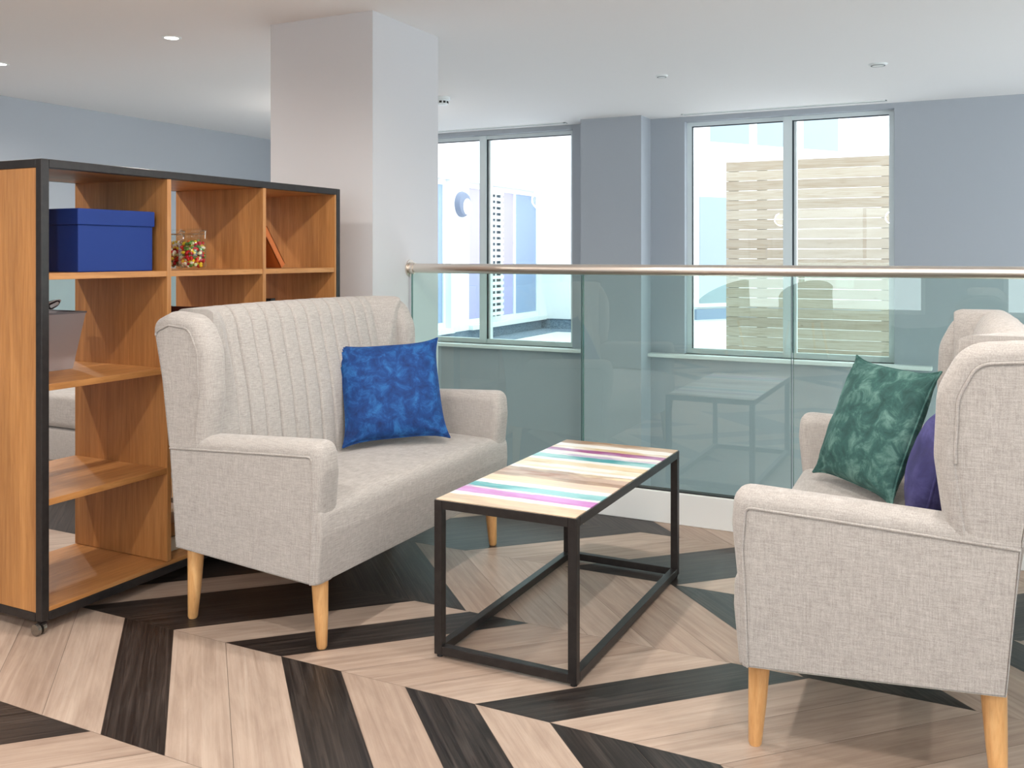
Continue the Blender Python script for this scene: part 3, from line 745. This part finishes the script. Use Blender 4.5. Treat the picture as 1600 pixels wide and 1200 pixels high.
# ------------------------------------------------------------------ dining chairs behind the viewer (seen mirrored in the glass)
def tub_chair(x, y, rz, lab):
    t = thing('tub_chair', lab, 'chair', (x, y, 0), rz, 'chairs by the rear window')
    m = plain('grey shell', srgb(120, 120, 124), .6)
    bm = bmesh.new(); n = 28; cols = []
    for i in range(n+1):
        a = R(-120 + 240*i/n); hgt = .62 + .25*max(0, math.cos(a*.75))
        cols.append([bm.verts.new((-(r+.03*k)*math.cos(a), (r+.02*k)*math.sin(a), z)) for k, (r, z) in enumerate(((.20, .42), (.24, .5), (.25, hgt), (.22, hgt), (.21, .5), (.18, .42)))])
    for A, Bq in zip(cols, cols[1:]):
        for k in range(6): bm.faces.new((A[k], A[(k+1) % 6], Bq[(k+1) % 6], Bq[k]))
    bm.faces.new(cols[0]); bm.faces.new(cols[-1]); obj('backrest', bm, m, t, 50)
    obj('seat', lathe(bmesh.new(), [(0, .40), (.19, .40), (.215, .42), (.21, .455), (.18, .465), (0, .465)], 28), m, t, 40)
    for sx in (-1, 1):
        for sy in (-1, 1): obj('leg', tube(bmesh.new(), [(sx*.19, sy*.19, 0), (sx*.13, sy*.13, .41)], [.01, .016], 12), M['beech'], t, 40)
tub_chair(-2.6, -2.9, R(200), 'grey tub chair by the rear window, mirrored in the balustrade')
tub_chair(-1.7, -3.1, R(240), 'second grey tub chair by the rear window, mirrored in the balustrade')

# ------------------------------------------------------------------ courtyard outside
ren = paint('white render', srgb(240, 241, 244)); pave = plain('pale paving', srgb(226, 226, 228), .8)
gravel = NT('grey gravel strip'); gv = gravel.noise(gravel.coord(), 60, 4, .7); gravel.set(**{'Base Color': gravel.ramp(gv, [(.35, srgb(84, 98, 114)), (.65, srgb(146, 160, 176))]), 'Roughness': .9}); gravel = gravel.m
struct('floor_courtyard', B(((-9, 7.62, -.25), (9, 22, 0))), pave)
purp = plain('lilac tinted door glass', srgb(176, 168, 214), .12); blue_g = plain('blue tinted door glass', srgb(140, 160, 196), .12)
tealg = plain('pale teal glazing', srgb(134, 150, 158), .12)
XF = -6.0
t = thing('courtyard_building', 'white rendered building with lilac glazed doors across the courtyard, seen through the left window', 'building', (XF, 10, 0))
def L(a, b): return ((a[0]-XF, a[1]-10, a[2]), (b[0]-XF, b[1]-10, b[2]))
openings = [(9.2, 10.29), (10.76, 13.13)]
segs = [(7.7, 9.2), (10.29, 10.76)]
obj('wall', B(L((XF-.3, 7.7, .0), (XF, 9.2, 2.12)), L((XF-.3, 10.29, .15), (XF+.0, 10.76, 2.12)), L((XF-.3, 7.7, 2.12), (XF, 13.135, 5.5)),
              L((XF-.3, 13.135, .16), (-3.4, 13.4, 5.5))), ren, t)
obj('plinth', B(L((XF-.28, 7.7, 0), (XF-.02, 13.1, .15)), L((XF-.3, 13.16, 0), (-3.4, 13.38, .16))), gravel, t)
for a, b in openings: obj('door_sill', B(L((XF-.25, a, .15), (XF+.06, b, .21))), M['white'], t)
fr = [((XF-.14, a, .21), (XF-.08, a+.06, 2.12)) for a in (9.2, 10.23, 10.76, 11.38, 11.84, 12.27, 13.07)]
fr += [((XF-.136, a+.002, z+.001), (XF-.084, b-.002, z+.069)) for a, b in openings for z in (.21, 2.05)]
obj('door_frame', B(*[L(*q) for q in fr]), M['white'], t)
obj('door_glass', B(L((XF-.12, 11.90, .28), (XF-.10, 12.27, 2.05)), L((XF-.12, 10.82, .28), (XF-.10, 11.38, 2.05))), purp, t)
obj('door_glass', B(L((XF-.12, 12.33, .28), (XF-.10, 13.07, 2.05)), L((XF-.12, 9.26, .28), (XF-.10, 10.23, 2.05))), blue_g, t)
obj('louvre', B(*[L((XF-.06, 11.42, .3+.085*k), (XF-.03, 11.84, .345+.085*k)) for k in range(21)], L((XF-.05, 11.60, .25), (XF-.04, 11.63, 2.1))), M['white'], t)
obj('louvre_back', B(L((XF-.12, 11.44, .28), (XF-.10, 11.84, 2.05))), plain('dark void glass', srgb(60, 78, 92), .2), t)
# gravel beds beside the building
o = obj('gravel_bed', B(((XF, 7.7, 0), (XF+.42, 13.1, .012)), ((XF+.42, 12.7, 0), (-3.4, 13.1, .012))), gravel); tag(o, 'grey gravel strip along the foot of the white building', 'gravel'); o['kind'] = 'stuff'
def wall_lamp(y, z, lab):
    t = thing('bulkhead_wall_lamp', lab, 'wall lamp', (XF, y, z), 0, 'round wall lamps')
    ax = Matrix.Rotation(R(90), 3, 'Y')
    bm = bmesh.new(); lathe(bm, [(0, 0), (.165, 0), (.17, .03), (.15, .07), (.11, .085), (0, .09)], 32); bmesh.ops.rotate(bm, verts=bm.verts, cent=(0,0,0), matrix=ax)
    obj('housing', bm, plain('blue grey lamp housing', srgb(112, 122, 142), .5), t, 40)
    bm = bmesh.new(); lathe(bm, [(0, .06), (.105, .06), (.105, .09), (.07, .105), (0, .11)], 32); bmesh.ops.rotate(bm, verts=bm.verts, cent=(0,0,0), matrix=ax); bmesh.ops.translate(bm, verts=bm.verts, vec=(0, .02, -.03))
    obj('diffuser', bm, plain('white lamp diffuser', srgb(240, 240, 242), .4), t, 40)
wall_lamp(10.54, 1.81, 'round grey bulkhead lamp on the white pier, seen through the left window')
# slatted timber screen
def fence():
    t = thing('slatted_timber_screen', 'pale slatted timber fence standing outside the right window', 'fence', (-2.3, 9.6, 0))
    m = NT('pale sawn pine'); info = m.n('ShaderNodeTexCoord'); sep = m.n('ShaderNodeSeparateXYZ'); m.l(info.outputs['Object'], sep.inputs[0])
    fl = m.n('ShaderNodeMath', operation='MULTIPLY'); m.l(sep.outputs[2], fl.inputs[0]); fl.inputs[1].default_value = 10.0
    su = m.n('ShaderNodeMath', operation='SUBTRACT'); m.l(fl.outputs[0], su.inputs[0]); su.inputs[1].default_value = .085
    fo = m.n('ShaderNodeMath', operation='FLOOR'); m.l(su.outputs[0], fo.inputs[0])
    wn = m.n('ShaderNodeTexWhiteNoise', noise_dimensions='1D'); m.l(fo.outputs[0], wn.inputs['W'])
    g = m.noise(m.coord((1.2, 1, 22)), 2, 6, .65, 1.5)
    base = m.ramp(wn.outputs[0], [(0, srgb(164, 151, 134)), (.5, srgb(173, 161, 144)), (1, srgb(181, 170, 154))])
    col = m.mixc(base, m.ramp(g, [(.35, (.76, .68, .58, 1)), (.55, (1, 1, 1, 1))]), .7, 'MULTIPLY')
    vo = m.n('ShaderNodeTexVoronoi'); vo.inputs['Scale'].default_value = 3.2; m.l(m.coord((1, 1, 2)), vo.inputs['Vector'])
    col = m.mixc(col, m.ramp(vo.outputs['Distance'], [(.03, srgb(150, 110, 76)), (.07, (1, 1, 1, 1))]), .6, 'MULTIPLY')
    m.set(**{'Base Color': col, 'Roughness': .8})
    obj('slats', B(*[((0, 0, .012+.1*k), (2.3, .022, .108+.1*k)) for k in range(21)]), m.m, t)
    for x in (.02, .31, 1.50, 2.2): obj('post', B(((x, .023, 0), (x+.09, .10, 2.08))), plain('dark post', srgb(60, 50, 42), .8), t)
fence()
# far building, set at an angle, with upper windows
t = thing('far_building', 'white building with upper windows and a louvred vent above the timber screen', 'building', (-3.35, 12.2, 0), R(90-34.5))
obj('wall', B(((0, 0, 0), (7, .3, 6))), ren, t)
# local x runs away to the right; the face towards the room is -y
for a, b in ((.25, .95), (1.1, 1.85), (2.0, 2.7)):
    wf = obj('window_frame', B(((a-.06, -.03, 2.62), (b+.06, 0, 3.7))), M['white'], t)
    obj('window_glass', B(((a, -.036, 2.68), (b, -.03, 3.64))), tealg, wf)
vt = obj('vent_frame', B(((2.95, -.03, 2.45), (3.75, 0, 3.7))), plain('lilac grey frame', srgb(196, 200, 216), .5), t)
obj('vent_louvre', B(*[((3.0, -.06, 2.52+.12*k), (3.7, -.03, 2.58+.12*k)) for k in range(9)]), M['white'], vt)
obj('sill_band', B(((0, -.06, 2.42), (3.85, 0, 2.5))), M['white'], t)
dr = obj('door_frame', B(((.0, -.04, .45), (.62, 0, 1.98))), M['white'], t); obj('door_glass', B(((.05, -.05, .5), (.58, -.04, 1.93))), tealg, dr)
obj('base_band', B(((0, -.05, .28), (7, 0, .42))), plain('blue grey band', srgb(120, 136, 160), .6), t)
